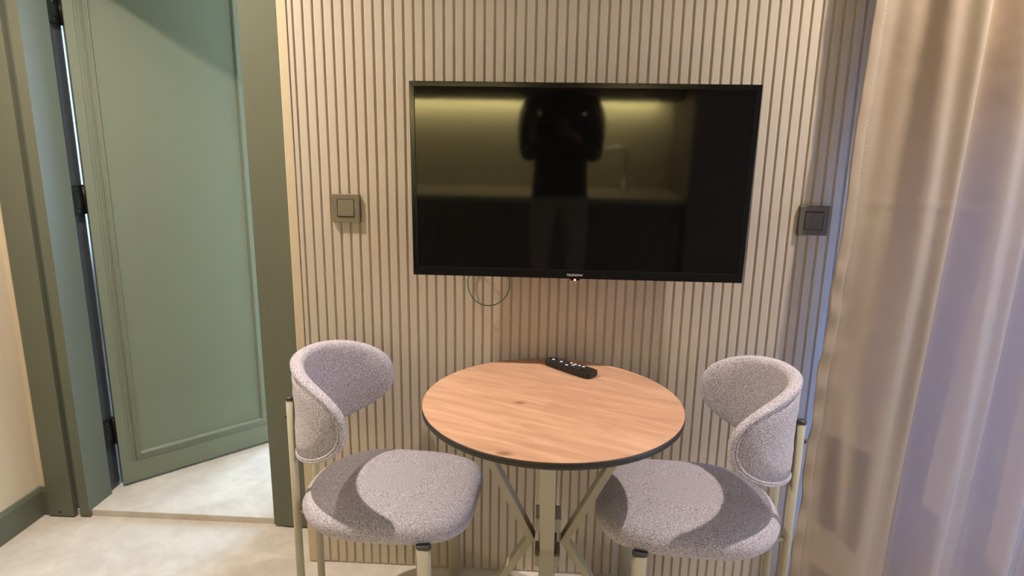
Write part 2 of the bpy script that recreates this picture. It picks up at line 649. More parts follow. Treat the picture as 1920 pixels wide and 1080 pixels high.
# grey gloss strip added to give the hinge rabbet its shade and sheen, screw in the casing foot
dpart(MB().box((-0.9677, 0.3005, 0.028), (-0.962, 0.390, DH), 0.002, 2), 'rabbet_strip', M['rabbet_gloss'])
dpart(MB().tube([(-1.058, 0.1675, 0.022), (-1.058, 0.1655, 0.022)], 0.004, 10), 'screw', M['hinge'])

# leaf: local s along the door, n towards the room side
th = math.radians(46.2)
leaf = empty('door_leaf', (0.004, 0.003, 0), th)
leaf.parent = door
LW, LT = 0.700, 0.036
Z0, Z1 = 0.036, DH - 0.006
# local axes: x = s, y = away from the room, so face at y=0 is seen
lf = MB()
lf.box((0.0, 0.004, Z0), (LW, LT, Z1), 0.0015, 1)
# stile and rail layer, 4 mm proud, leaving the framed field open
fx0, fx1, fz0, fz1 = 0.030, 0.617, 0.121, Z1 - 0.085
lf.box((0.0, 0, Z0), (fx0, 0.004, Z1), 0.0006, 1).box((fx1, 0, Z0), (LW, 0.004, Z1), 0.0006, 1)
lf.box((fx0, 0, Z0), (fx1, 0.004, fz0), 0.0006, 1).box((fx0, 0, fz1), (fx1, 0.004, Z1), 0.0006, 1)
lf.box((0.042, 0.0012, fz0), (0.049, 0.004, fz1), 0.0006, 1)
lf.build('slab', M['door_green'], leaf)


def moulding():
    prof = [(0.0, 0.0039), (0.0005, -0.0015), (0.013, -0.0095), (0.0155, -0.0095), (0.0185, -0.0015), (0.019, 0.0039)]
    a = (0.056, 0.590, 0.121, fz1 - 0.03)
    mb = MB()
    rings = []
    for d, y in prof:
        x0, x1, z0, z1 = a[0] + d, a[1] - d * 1.6, a[2] + d * 1.95, a[3] - d
        rings.append([(x0, y, z0), (x1, y, z0), (x1, y, z1), (x0, y, z1)])
    v = [p for rg in rings for p in rg]
    f = []
    for i in range(len(prof) - 1):
        for j in range(4):
            f.append((i * 4 + j, i * 4 + (j + 1) % 4, (i + 1) * 4 + (j + 1) % 4, (i + 1) * 4 + j))
    mb._add(v, f)
    return mb


moulding().build('moulding', M['door_green'], leaf)
MB().tube([(0.585, -0.0095, 1.037), (0.585, -0.0065, 1.037)], 0.0045, 12).build('catch', M['chrome'], leaf)

for (z1, z0) in ((1.843, 1.759), (1.218, 1.113), (0.317, 0.204)):
    h = MB()
    h.box((-0.9618, 0.306, z0), (-0.952, 0.380, z1), 0.002, 1)
    ho = dpart(h, 'hinge', M['hinge'])
    MB().box((-0.9522, 0.322, z0 + 0.024), (-0.9505, 0.346, z1 - 0.024), 0.0006, 1).build('hinge_plate', M['hinge_plate'], ho)
    kn = MB().tube([(-0.950, 0.361, z0 + 0.004), (-0.950, 0.361, z1 - 0.004)], 0.005, 10)
    kn.build('knuckle', M['hinge'], ho)
    for zz in (z0 + 0.014, z1 - 0.014):
        MB().tube([(-0.9522, 0.330, zz), (-0.9512, 0.330, zz)], 0.003, 8).build('screw', M['chrome'], ho)

# next room: raised floor with its stone lip, walls, window
tag(MB().box((-2.4, 0.187, -0.05), (1.5, 2.4, 0.025), 0.0015, 1).build('floor_bathroom', M['floor']), kind='structure')
tag(MB().box((-2.4, 0.345, CEIL), (1.5, 2.5, CEIL + 0.1)).build('ceiling_bathroom', M['white']), kind='structure')
tag(MB().box((-2.5, 0.30, 0.025), (-2.4, 2.5, CEIL)).build('wall_bathroom_left', M['white']), kind='structure')
tag(MB().box((1.5, 0.15, 0.025), (1.6, 2.5, CEIL)).build('wall_bathroom_right', M['white']), kind='structure')
tag(MB().box((-2.4, 0.34, 0.025), (XL, 0.39, CEIL)).build('wall_bathroom_front', M['white']), kind='structure')
wn = MB()
NX0, NX1, NZ0, NZ1 = -0.05, 0.95, 0.55, 2.2
wn.box((-2.4, 2.4, 0.025), (NX0, 2.5, CEIL)).box((NX1, 2.4, 0.025), (1.5, 2.5, CEIL))
wn.box((NX0, 2.4, 0.025), (NX1, 2.5, NZ0)).box((NX0, 2.4, NZ1), (NX1, 2.5, CEIL))
tag(wn.build('wall_bathroom_back', M['white']), kind='structure')
window('window_3', (NX0, 2.46, NZ0), (1, 0, 0), NX1 - NX0, NZ1 - NZ0, M['day_next'], (0, -1, 0))

# ------------------------------------------------------------------ downlights in the ceiling
DL_LABELS = ['recessed round ceiling downlight near the door, by the slat wall',
             'recessed round ceiling downlight in front of the curtain']
for (lx, ly, lw), lb in zip(DOWNLIGHTS, DL_LABELS):
    d = empty('ceiling_downlight', (lx, ly, CEIL))
    tag(d, lb, 'ceiling light', 'ceiling downlights')
    MB().lathe([(0.036, -0.0005), (0.048, -0.0005), (0.048, -0.006), (0.042, -0.009), (0.036, -0.006), (0.036, -0.0006)], n=32).build('rim', M['white'], d)
    MB().lathe([(0.035, -0.0028), (0.035, -0.0012)], n=24).build('diffuser', M['lamp'], d)

# ------------------------------------------------------------------ television
TX0, TX1, TZ0, TZ1, TYF = 0.3505, 1.2655, 1.0205, 1.5435, -0.125
tv = empty('television', ((TX0 + TX1) / 2, TYF, TZ0))
tv.rotation_euler = (math.radians(1.6), 0, 0)     # tilted a little downwards on its bracket
tag(tv, 'black flat screen television mounted on the fluted slat wall above the round table', 'television')
off = Vector((-(TX0 + TX1) / 2, -TYF, -TZ0))


def tpart(mb, name, mt, par=None):
    ob = mb.build(name, mt, par or tv)
    if par is None:
        ob.location = off
    return ob


bz = 0.0125
bzb = 0.0235
b_ = MB()
# bezel: four bars mitred into one frame with a small lip down to the screen
outer = [(TX0, TZ0), (TX1, TZ0), (TX1, TZ1), (TX0, TZ1)]
rings = []
for d, db, y in ((0.0, 0.0, TYF + 0.022), (0.0, 0.0, TYF + 0.0015), (0.0015, 0.0015, TYF), (bz, bzb, TYF), (bz + 0.0015, bzb + 0.0015, TYF + 0.003), (bz + 0.0015, bzb + 0.0015, TYF + 0.02)):
    rings.append([(TX0 + d, y, TZ0 + db), (TX1 - d, y, TZ0 + db), (TX1 - d, y, TZ1 - d), (TX0 + d, y, TZ1 - d)])
v = [p for rg in rings for p in rg]
f = []
for i in range(len(rings) - 1):
    for j in range(4):
        f.append((i * 4 + j, i * 4 + (j + 1) % 4, (i + 1) * 4 + (j + 1) % 4, (i + 1) * 4 + j))
b_._add(v, f)
tpart(b_, 'bezel', M['tv_plastic'])
tpart(MB().box((TX0 + bz - 0.001, TYF + 0.003, TZ0 + bzb - 0.001), (TX1 - bz + 0.001, TYF + 0.010, TZ1 - bz + 0.001)), 'screen', M['screen'])
tpart(MB().box((TX0 + 0.002, TYF + 0.011, TZ0 + 0.002), (TX1 - 0.002, TYF + 0.030, TZ1 - 0.002), 0.004, 2), 'back_cover', M['tv_back'])
tpart(MB().box((TX0 + 0.17, TYF + 0.029, TZ0 + 0.06), (TX1 - 0.17, TYF + 0.062, TZ1 - 0.14), 0.012, 3), 'electronics_housing', M['tv_back'])
br = MB()
br.box((0.64, -0.074, 1.18), (0.67, -0.060, 1.38), 0.003, 1).box((0.94, -0.074, 1.18), (0.97, -0.060, 1.38), 0.003, 1)
br.box((0.64, -0.066, 1.26), (0.97, -0.058, 1.30))
br.box((0.60, -0.022, 1.24), (1.01, -0.0122, 1.32), 0.003, 1)
br.box((0.70, -0.064, 1.25), (0.72, -0.018, 1.31)).box((0.89, -0.064, 1.25), (0.91, -0.018, 1.31))
bro = tpart(br, 'wall_bracket', M['hinge'])
bpy.context.view_layer.update()
bro.location = (0, 0, 0)
bro.matrix_parent_inverse = tv.matrix_world.inverted()
# standby light under the lower edge
tb = MB().prism([(0.790, TZ0 + 0.001), (0.796, TZ0 - 0.0055), (0.816, TZ0 - 0.0055), (0.822, TZ0 + 0.001)], TYF + 0.003, TYF + 0.018, axis='y')
so = tpart(tb, 'sensor_tab', M['tv_plastic'])
MB().box((0.803, TYF + 0.0015, TZ0 - 0.0055), (0.809, TYF + 0.004, TZ0 - 0.0015), 0.0005, 1).build('standby_light', M['led_red'], so)
tx = bpy.data.curves.new('logo', 'FONT')
tx.body = 'TELENOVA\u00b4'
tx.size = 0.0088
tx.align_x = 'CENTER'
tx.align_y = 'CENTER'
tx.extrude = 0.0002
tx.offset = 0.00012
to = bpy.data.objects.new('logo', tx)
col.objects.link(to)
bpy.context.view_layer.update()
me = bpy.data.meshes.new_from_object(to.evaluated_get(bpy.context.evaluated_depsgraph_get()))
bpy.data.objects.remove(to)
me.materials.clear()
me.materials.append(M['print'])
lg = link('logo', me, tv)
tag(lg, 'small white brand lettering')
lg.rotation_euler = (PI / 2, 0, 0)
lg.location = Vector((0.8055, TYF - 0.0003, TZ0 + 0.0105)) + off

# green cable loop
cp = []
for k in range(29):
    a = math.radians(118 + k * (424 - 118) / 28)
    cp.append((0.5555 + 0.063 * math.cos(a) * (1 + 0.03 * math.sin(a)), -0.030 - 0.012 * math.sin(2 * a) * 0.5 - 0.006 * math.cos(a), 0.978 + 0.066 * math.sin(a)))
cp[0] = (cp[0][0] + 0.004, -0.05, cp[0][2] + 0.01)
cp[-1] = (cp[-1][0], -0.05, cp[-1][2] + 0.012)
tag(MB().tube(cp, 0.0017, 8).build('cable', M['cable']), 'thin green cable loop hanging below the television', 'cable')


# ------------------------------------------------------------------ light switches
def switch(x, z, mt, label, tilt):
    s = empty('light_switch', (x, -0.012, z))
    tag(s, label, 'switch', 'light switches on the slat wall')
    w = 0.0415
    hi = 0.0255
    fr = MB()
    rings = []
    for d, y in ((0, -0.0003), (0, -0.0085), (0.0015, -0.0105), (w - hi - 0.001, -0.0105), (w - hi, -0.009), (w - hi, -0.002)):
        a = w - d
        rings.append([(-a, y, -a), (a, y, -a), (a, y, a), (-a, y, a)])
    v = [p for rg in rings for p in rg]
    f = [(0, 1, 2, 3)]
    for i in range(len(rings) - 1):
        for j in range(4):
            f.append((i * 4 + j, i * 4 + (j + 1) % 4, (i + 1) * 4 + (j + 1) % 4, (i + 1) * 4 + j))
    n = len(v)
    f.append((n - 4, n - 3, n - 2, n - 1))
    fr._add(v, f)
    fr.build('switch_frame', mt, s)
    a = hi - 0.0012
    rk = MB().box((-a, -0.0115, -a), (a, -0.0022, a), 0.0015, 2)
    ro = rk.build('rocker', mt, s)
    ro.rotation_euler = (tilt, 0, 0)
    return s


switch(0.131, 1.1935, M['switch'], 'taupe square light switch on the slat wall left of the television', math.radians(-2.5))
switch(1.4805, 1.186, M['switch_dim'], 'taupe square light switch on the slat wall beside the curtain', math.radians(2.5))


# ------------------------------------------------------------------ chairs
def superell(a, b, n, t):
    c, s = math.cos(t), math.sin(t)
    return (a * math.copysign(abs(c) ** (2 / n), c), b * math.copysign(abs(s) ** (2 / n), s))


def make_chair(label):
    """local frame: the chair faces +x, origin on the floor under the seat's centre"""
    root = empty('dining_chair', (0, 0, 0))
    tag(root, label, 'chair', 'upholstered chairs at the round table')
    # seat: domed cushion, round at the rear and squarer in front
    N, R = 72, 12
    A, Bw = 0.240, 0.213

    def seat_pt(i, j):
        t = 2 * PI * i / N
        n = 2.25 + 0.75 * (1 + math.cos(t))
        x, y = superell(A, Bw, n, t)
        # j: 0 centre top -> rim -> centre bottom
        q = j / (R - 1)
        prof = [(0.0, 0.078), (0.3, 0.0775), (0.55, 0.0755), (0.75, 0.072), (0.89, 0.0655), (0.965, 0.055), (1.0, 0.037), (0.985, 0.020), (0.94, 0.008), (0.86, 0.001), (0.5, 0.0), (0.0, 0.0)]
        k, z = prof[j]
        return (x * k - 0.004, y * k, 0.401 + z)
    mb = MB()
    mb.grid(seat_pt, N, R, closed_u=True)
    mb.build('seat', M['fabric'], root, weld=True)
    # backrest: a padded band bent round the rear, outline a wide oval when unrolled
    RC, SA, SB, ZC, XC = 0.205, 0.308, 0.131, 0.706, -0.040
    NT, NR = 96, 9

    def bend(s, z, h):
        ph = s / RC
        r = RC + h
        # h > 0 is outwards (rear side)
        return (XC - r * math.cos(ph), r * math.sin(ph), z)

    def out(t):
        return superell(SA, SB, 2.25, t)
    inner = [(1.0, 0.000), (0.99, -0.009), (0.955, -0.016), (0.88, -0.021), (0.7, -0.024), (0.45, -0.025), (0.2, -0.025), (0.0, -0.025)]
    outer_p = [(0.0, 0.012), (0.2, 0.012), (0.45, 0.012), (0.7, 0.012), (0.90, 0.0115), (0.912, 0.0075), (0.922, 0.0075), (0.938, 0.0135), (0.965, 0.0145), (0.99, 0.009), (1.0, 0.000)]

    def bp_in(i, j):
        k, h = inner[j]
        s, z = out(2 * PI * i / NT)
        return bend(s * (k if k == 0 else 1 - (1 - k) * (0.62 if k > 0.8 else 1.0)), ZC + z * k, h)

    def bp_out(i, j):
        k, h = outer_p[j]
        s, z = out(2 * PI * i / NT)
        return bend(s * (k if k == 0 else 1 - (1 - k) * (0.62 if k > 0.8 else 1.0)), ZC + z * k, h)
    mb = MB()
    mb.grid(bp_in, NT, len(inner), closed_u=True)
    mb.grid(bp_out, NT, len(outer_p), closed_u=True)
    back = mb.build('backrest', M['fabric'], root, weld=True)
    pp = []
    for i in range(NT):
        s, z = out(2 * PI * i / NT)
        pp.append(bend(s * (1 - 0.082 * 0.62), ZC + z * 0.918, 0.0105))
    MB().tube(pp, 0.0036, 8, closed=True).build('piping', M['fabric'], back)

    # legs: two round rear posts that carry the backrest, two flat front legs
    rx = -0.256
    for sy in (-1, 1):
        y = sy * 0.068
        lg_ = MB().tube([(rx, y, 0.003), (rx, y, 0.722)], 0.0108, 20)
        lo = lg_.build('leg', M['frame'], root)
        MB().lathe([(0.0114, 0.722), (0.0114, 0.7285), (0.0095, 0.731), (0.0, 0.7315)], (rx, y, 0), 20).build('leg_cap', M['cap'], lo)
        MB().tube([(rx - 0.0165, y, 0.675), (rx - 0.011, y, 0.675)], 0.005, 10).build('bolt', M['cap'], lo)
        MB().lathe([(0.0135, 0.0), (0.0135, 0.006), (0.012, 0.008)], (rx, y, 0), 16).build('foot', M['cap'], lo)
    for sy in (-1, 1):
        y = sy * 0.203

        def oblong(cx, cy, lx, ly, n=6):
            pts = []
            r = ly / 2
            for cxx, a0 in ((cx + lx / 2 - r, -90), (cx - lx / 2 + r, 90)):
                for k in range(n + 1):
                    a = math.radians(a0 + 180 * k / n)
                    pts.append((cxx + r * math.cos(a), cy + r * math.sin(a)))
            return pts
        lo = MB().prism(oblong(0.128, y, 0.038, 0.021), 0.004, 0.408, smooth=True).build('leg', M['frame'], root)
        MB().prism(oblong(0.128, y, 0.039, 0.022), 0.408, 0.4175, smooth=True, bev=0.002).build('leg_cap', M['cap'], lo)
        MB().prism(oblong(0.128, y, 0.040, 0.023), 0.0, 0.005, smooth=True).build('foot', M['cap'], lo)
    # rails under the seat
    fr = MB()
    fr.tube([(0.11, -0.185, 0.4005), (0.11, 0.185, 0.4005)], 0.006, 10)
    for sy in (-1, 1):
        fr.tube([(0.11, sy * 0.10, 0.4005), (-0.10, sy * 0.09, 0.4005), (rx + 0.006, sy * 0.068, 0.4005)], 0.006, 10)
    fr.build('seat_frame', M['frame'], root)
    return root


chair_a = make_chair('grey boucle chair with beige legs at the left of the round table, beside the door')
chair_a.location = (0.322, -0.285, 0)
chair_a.rotation_euler = (0, 0, math.radians(-2.5))
chair_b = copy_tree(chair_a)
chair_b.location = (1.115, -0.285, 0)
chair_b.rotation_euler = (0, 0, math.radians(176))
chair_b['label'] = 'grey boucle chair with beige legs at the right of the round table, beside the curtain'

# ------------------------------------------------------------------ table
TCX, TCY, TR, TH = 0.7488, -0.3454, 0.3295, 0.748
table = empty('round_table', (TCX, TCY, 0))
tag(table, 'small round table with oak top, black edge and crossed beige legs', 'table')
MB().lathe([(0.0, TH - 0.0022), (TR - 0.0012, TH - 0.0022), (TR - 0.0008, TH - 0.0004), (TR - 0.0016, TH), (0.0, TH)], n=128).build('tabletop', M['wood'], table, weld=True)
MB().lathe([(0.0, TH - 0.0180), (TR - 0.002, TH - 0.0180), (TR, TH - 0.0160), (TR, TH - 0.0030), (TR - 0.001, TH - 0.0022), (0.0, TH - 0.0022)], n=128).build('table_edge', M['edge'], table, weld=True)
MB().box((-0.034, -0.034, 0.392), (0.034, 0.034, 0.432), 0.002, 1).build('hub_plate', M['frame'], table)
MB().box((-0.034, -0.034, 0.288), (0.034, 0.034, 0.322), 0.002, 1).build('hub_plate', M['frame'], table)
MB().box((-0.024, -0.024, 0.322), (0.024, 0.024, 0.392), 0.002, 1).build('hub_core', M['edge'], table)
MB().box((-0.23, -0.02, TH - 0.0205), (0.23, 0.02, TH - 0.0180), 0.001, 1).box((-0.02, -0.23, TH - 0.0208), (0.02, 0.23, TH - 0.0181), 0.001, 1).build('top_support', M['edge'], table)


def table_leg():
    # bent flat bar in the local xz plane: x is outwards
    th_ = 0.021
    w = 0.0375
    c = [(0.262, 0.0), (0.044, 0.358), (0.232, TH - 0.0208)]
    lo, hi = [], []
    pts_in, pts_out = [], []
    for (x, z) in c:
        pts_out.append((x + th_ / 2, z))
        pts_in.append((x - th_ / 2, z))
    o = [pts_in[0], pts_out[0], (c[1][0] + th_ * 0.62, c[1][1]), pts_out[2], pts_in[2], (c[1][0] - th_ * 0.5, c[1][1])]
    mb = MB()
    n = len(o)
    v = [(p[0], -w / 2, p[1]) for p in o] + [(p[0], w / 2, p[1]) for p in o]
    f = [(0, 1, 2, 5), (5, 2, 3, 4), (n + 5, n + 2, n + 1, n), (n + 4, n + 3, n + 2, n + 5)]
    f += [(i, n + i, n + (i + 1) % n, (i + 1) % n) for i in range(n)]
    mb._add(v, f)
    ed = [e for e in mb.bm.edges]
    bmesh.ops.recalc_face_normals(mb.bm, faces=mb.bm.faces)
    sharp = [e for e in ed if len(e.link_faces) == 2 and e.calc_face_angle(0) > 0.9]
    bmesh.ops.bevel(mb.bm, geom=sharp, offset=0.002, segments=2, affect='EDGES', profile=0.5)
    return mb.mesh('leg', M['frame'])


lm = table_leg()
for a in (-92.5, -2.5, 87.5, 177.5):
    lo = link('leg', lm, table)
    lo.rotation_euler = (0, 0, math.radians(a))

# ------------------------------------------------------------------ remote control
rem = empty('remote_control', (0.802, -0.119, TH), math.radians(-40))
tag(rem, 'black remote control lying at the rear of the round table', 'remote control')
ro = []
L2 = 0.083
for (x, hw) in ((-L2, 0.014), (-L2 + 0.004, 0.0185), (-0.03, 0.021), (0.03, 0.024), (L2 - 0.006, 0.0235), (L2 - 0.001, 0.020), (L2, 0.014)):
    ro.append((x, hw))
outl = [(x, -h) for x, h in ro] + [(x, h) for x, h in reversed(ro)]
MB().prism(outl, 0.0012, 0.0185, smooth=False, bev=0.0035).build('body', M['remote'], rem)
for i in range(8):
    for j in range(3):
        bx_ = -0.062 + i * 0.0145
        by_ = (j - 1) * 0.0115
        MB().box((bx_ - 0.0042, by_ - 0.0035, 0.0182), (bx_ + 0.0042, by_ + 0.0035, 0.0203), 0.001, 1).build('button', M['button'] if (i, j) not in ((0, 1), (2, 1), (4, 2), (5, 1), (5, 2), (6, 2), (7, 2), (4, 0)) else M['print'], rem)

# ------------------------------------------------------------------ curtain
CXA, CXB = 1.527, 2.80
CZA, CZB = 0.012, 2.52
NU, NV = 260, 60


def fold(x, z):
    """depth of the cloth at a place along the rail"""
    hz = (z - 1.2)
    u = x - CXA
    w = 0.012 * math.sin(1.7 * z + 9 * u) + 0.02 * hz * math.sin(5.0 * u + 1.0)
    a = 0.0
    ph = u + w * 0.45
    edge = min(1.0, max(0.0, (u - 0.05) / 0.10))
    c = 0.5 + 0.5 * math.cos(2 * PI * (ph - 0.195) / 0.172 + 0.35 * math.sin(1.9 * z + 6.0 * u))
    soft = min(1.0, max(0.0, (z - 0.55) / 0.75))
    amp = 0.044 if u > 0.24 else 0.044 * (0.45 + 0.55 * soft * soft * (3 - 2 * soft))
    if 0.20 < u <= 0.24:
        amp = amp + (0.044 - amp) * (u - 0.20) / 0.04
    a += amp * edge * (2 * (c + 0.06) ** 0.72 - 1.08)
    a += 0.014 * edge * math.cos(2 * PI * (ph - 0.24) / 0.093 + 0.7 * hz)
    a += 0.012 * math.sin(2 * PI * ph / 0.46 + 0.8)
    a += 0.004 * edge * math.sin(2 * PI * (u / 0.061 + 0.3 * z)) * max(0.0, math.sin(1.3 * z + 0.5))
    y = -0.125 - a - 0.03 * min(1.0, u / 0.5)
    # hem side stays nearly flat and close to the wall
    flat = -0.088 - 0.006 * math.sin(7 * z) - 0.002 * math.sin(55 * z) * math.exp(-(u / 0.03) ** 2) * (0.4 if z > 1.1 else 1.6)
    k = edge * edge * (3 - 2 * edge)
    y = flat * (1 - k) + y * k
    # crosswise creases left from folding
    for zc in (0.88, 1.235):
        y -= 0.0016 * math.exp(-((z - zc - 0.012 * math.sin(11 * u)) / 0.004) ** 2) * (1 if u > 0.03 else 0.3)
    # loose drape low down near the edge
    y -= 0.018 * math.exp(-((u - 0.075 - 0.10 * (0.62 - z)) / 0.03) ** 2) * max(0, min(1, (0.86 - z) / 0.3))
    return y


def cur_pt(i, j):
    u = i / (NU - 1)
    x = CXA + (CXB - CXA) * u
    # keep vertical density near the creases
    z = CZA + (CZB - CZA) * (j / (NV * 3 - 1))
    e = 0.0035 * math.sin(23 * z) * math.exp(-((x - CXA) / 0.03) ** 2) if z < 1.1 else 0.0012 * math.sin(17 * z) * math.exp(-((x - CXA) / 0.03) ** 2)
    return (x + e - CXA + 0.024 * (z - 1.1), fold(x, z), z)


curtain = empty('curtain', (CXA, 0, 0))
tag(curtain, 'floor length taupe satin curtain hanging at the right of the slat wall', 'curtain')
mb = MB()
mb.grid(cur_pt, NU, NV * 3)
cl = mb.build('cloth', M['curtain'], curtain)
if cl.data.polygons[100].normal.y > 0:
    cl.data.flip_normals()
# stitched side hem: a second thin layer with its seam
mb = MB()


def hem_pt(i, j):
    x = CXA - 0.0012 + 0.031 * i / 7
    z = CZA + (CZB - CZA) * (j / (NV * 3 - 1))
    e = 0.0035 * math.sin(23 * z) * math.exp(-((x - CXA) / 0.03) ** 2) if z < 1.1 else 0.0012 * math.sin(17 * z) * math.exp(-((x - CXA) / 0.03) ** 2)
    bul = 0.0022 * math.sin(PI * min(1, max(0, i / 7))) ** 0.6
    return (x + e - CXA + 0.024 * (z - 1.1), fold(x, z) - 0.0024 - bul, z)


mb.grid(hem_pt, 8, NV * 3)
hm = mb.build('side_hem', M['curtain'], curtain)
sol = hm.modifiers.new('thickness', 'SOLIDIFY')
sol.thickness = 0.0012
sol.offset = 1
st = MB()
z = CZA + 0.01
while z < 2.4:
    x = CXA + 0.0285
    xl = x - CXA + 0.024 * (z - 1.1)
    st.box((xl - 0.00025, fold(x, z) - 0.0046, z), (xl + 0.00025, fold(x, z) - 0.0022, z + 0.006))
    z += 0.011
so = st.build('stitching', M['stitch'], curtain)
so['kind'] = 'stuff'
rail = empty('curtain_rail', (CXA, -0.13, 2.53))
tag(rail, 'white ceiling curtain rail above the taupe curtain', 'curtain rail')
MB().box((-0.05, -0.02, 0.0), (CXB - CXA + 0.1, 0.02, 0.068), 0.003, 1).build('track', M['upvc'], rail)

# ------------------------------------------------------------------ kitchenette at the far end (seen in the screen)
kc = empty('base_cabinet', (0.18, YB, 0))
tag(kc, 'row of grey base cabinets along the far wall mirrored in the television', 'cabinet')
MB().box((-1.31, 0.002, 0.08), (1.46, 0.56, 0.86), 0.002, 1).build('body', M['cab_dark'], kc)
MB().box((-1.31, 0.002, 0.0), (1.46, 0.50, 0.08)).build('plinth', M['edge'], kc)
for i in range(5):
    x0 = -1.31 + i * 0.554
    dr = MB().box((x0 + 0.003, 0.56, 0.09), (x0 + 0.551, 0.58, 0.85), 0.002, 1).build('cabinet_door', M['cab_dark'], kc)
    MB().tube([(x0 + 0.49, 0.595, 0.70), (x0 + 0.49, 0.595, 0.82)], 0.005, 8).build('handle', M['hinge'], dr)
tag(MB().box((XL + 0.005, YB + 0.002, 0.861), (1.645, YB + 0.60, 0.90), 0.003, 1).build('worktop', M['counter']), 'pale stone worktop on the grey base cabinets', 'worktop')
tag(MB().box((XL + 0.001, YB + 0.0005, 0.901), (1.645, YB + 0.012, 1.56)).build('trim_2', M['splash']), kind='structure')
uc = empty('wall_cabinet', (0.18, YB, 1.56))
tag(uc, 'row of brown wall cabinets above the lit splashback', 'cabinet')
MB().box((-1.31, 0.002, 0.0), (1.46, 0.36, 0.66), 0.002, 1).build('body', M['cab_brown'], uc)
MB().box((-1.31, 0.135, -0.030), (1.46, 0.150, 0.0)).build('light_pelmet', M['cab_brown'], uc)
for i in range(5):
    x0 = -1.31 + i * 0.554
    MB().box((x0 + 0.003, 0.36, -0.012), (x0 + 0.551, 0.38, 0.66), 0.002, 1).build('cabinet_door', M['cab_brown'], uc)
MB().box((-1.25, 0.085, -0.009), (1.36, 0.105, -0.0005)).build('led_strip', M['led'], uc)
tc_ = empty('tall_cabinet', (2.14, YB, 0))
tag(tc_, 'tall brown cabinet at the right end of the kitchenette', 'cabinet')
MB().box((-0.485, 0.002, 0.0), (0.485, 0.62, 2.45), 0.003, 1).build('body', M['cab_brown'], tc_)
for x0, x1 in ((-0.483, -0.002), (0.002, 0.483)):
    dr = MB().box((x0, 0.62, 0.06), (x1, 0.64, 2.44), 0.002, 1).build('cabinet_door', M['cab_brown'], tc_)
    MB().tube([((x0 + x1) / 2 + (0.19 if x0 < -0.1 else -0.19), 0.655, 1.0), ((x0 + x1) / 2 + (0.19 if x0 < -0.1 else -0.19), 0.655, 1.3)], 0.006, 8).build('handle', M['hinge'], dr)
fa = empty('kitchen_tap', (1.30, YB + 0.12, 0.90))
tag(fa, 'tall steel kitchen tap on the worktop near the tall cabinet', 'tap')
MB().lathe([(0.027, 0), (0.027, 0.02), (0.018, 0.03), (0.018, 0.05)], n=16).build('base', M['chrome'], fa)
MB().tube([(0, 0, 0.04), (0, 0, 0.27), (-0.01, 0.0, 0.30), (-0.05, 0.02, 0.315), (-0.13, 0.06, 0.31), (-0.15, 0.07, 0.29), (-0.152, 0.071, 0.25)], 0.011, 12).build('spout', M['chrome'], fa)
MB().tube([(0.015, 0, 0.06), (0.06, 0, 0.10)], 0.006, 8).build('lever', M['chrome'], fa)


# ------------------------------------------------------------------ person taking the picture (seen in the screen)
def skin_mesh(verts, edges, radii, root_i, levels=2):
    me_ = bpy.data.meshes.new('body')
    me_.from_pydata(verts, edges, [])
    ob = bpy.data.objects.new('body', me_)
    col.objects.link(ob)
    sk = ob.modifiers.new('skin', 'SKIN')
    sk.use_smooth_shade = True
    if not me_.skin_vertices:
        bpy.context.view_layer.objects.active = ob
    sv = me_.skin_vertices[0].data if me_.skin_vertices else None
    for i, r in enumerate(radii):
        sv[i].radius = r if isinstance(r, tuple) else (r, r)
        sv[i].use_root = (i == root_i)
    ss = ob.modifiers.new('subdivision', 'SUBSURF')
    ss.levels = levels
    ss.render_levels = levels
    bpy.context.view_layer.update()
    res = bpy.data.meshes.new_from_object(ob.evaluated_get(bpy.context.evaluated_depsgraph_get()))
    bpy.data.objects.remove(ob)
    return res


PX, PY = 0.80, -2.36
V, E, Rr = [], [], []


TALL = 1.04


def jv(p, r, link_to=None):
    V.append((p[0], p[1], p[2] * (TALL if p[1] < 0.09 else 1.0)))
    Rr.append(r)
    if link_to is not None:
        E.append((link_to, len(V) - 1))
    return len(V) - 1


pel = jv((0, 0, 0.95), (0.155, 0.11))
wst = jv((0, 0, 1.10), (0.168, 0.11), pel)
chs = jv((0, 0.005, 1.30), (0.195, 0.12), wst)
shc = jv((0, 0, 1.45), (0.135, 0.085), chs)
nk = jv((0, 0.01, 1.53), (0.058, 0.058), shc)
h0 = jv((0, 0.025, 1.59), (0.068, 0.080), nk)
h1 = jv((0, 0.03, 1.67), (0.082, 0.100), h0)
h2 = jv((0, 0.02, 1.74), (0.062, 0.080), h1)
for s in (-1, 1):
    hp = jv((s * 0.095, 0, 0.89), 0.095, pel)
    th1 = jv((s * 0.105, 0.01, 0.70), 0.080, hp)
    kn_ = jv((s * 0.11, 0.015, 0.49), 0.060, th1)
    cf = jv((s * 0.115, -0.01, 0.33), 0.058, kn_)
    an = jv((s * 0.12, -0.02, 0.09), 0.040, cf)
    ht = jv((s * 0.125, 0.03, 0.05), (0.042, 0.045), an)
    jv((s * 0.14, 0.16, 0.035), (0.044, 0.032), ht)
    sh = jv((s * 0.185, 0.0, 1.45), 0.066, shc)
    ua = jv((s * 0.20, 0.03, 1.32), 0.070, sh)
    eb = jv((s * 0.195, 0.11, 1.20), 0.052, ua)
    fa1 = jv((s * 0.145, 0.24, 1.265), 0.040, eb)
    wr_ = jv((s * 0.105 - 0.055, 0.385, 1.345), (0.024, 0.028), fa1)
    pm = jv((s * 0.085 - 0.068, 0.425, 1.365), (0.020, 0.030), wr_)
bme = skin_mesh(V, E, Rr, pel)
bme.name = 'body'
bme.materials.clear()
for k in ('shirt', 'trousers', 'skin', 'cab_dark'):
    bme.materials.append(M[k])
bmb = bmesh.new()
bmb.from_mesh(bme)
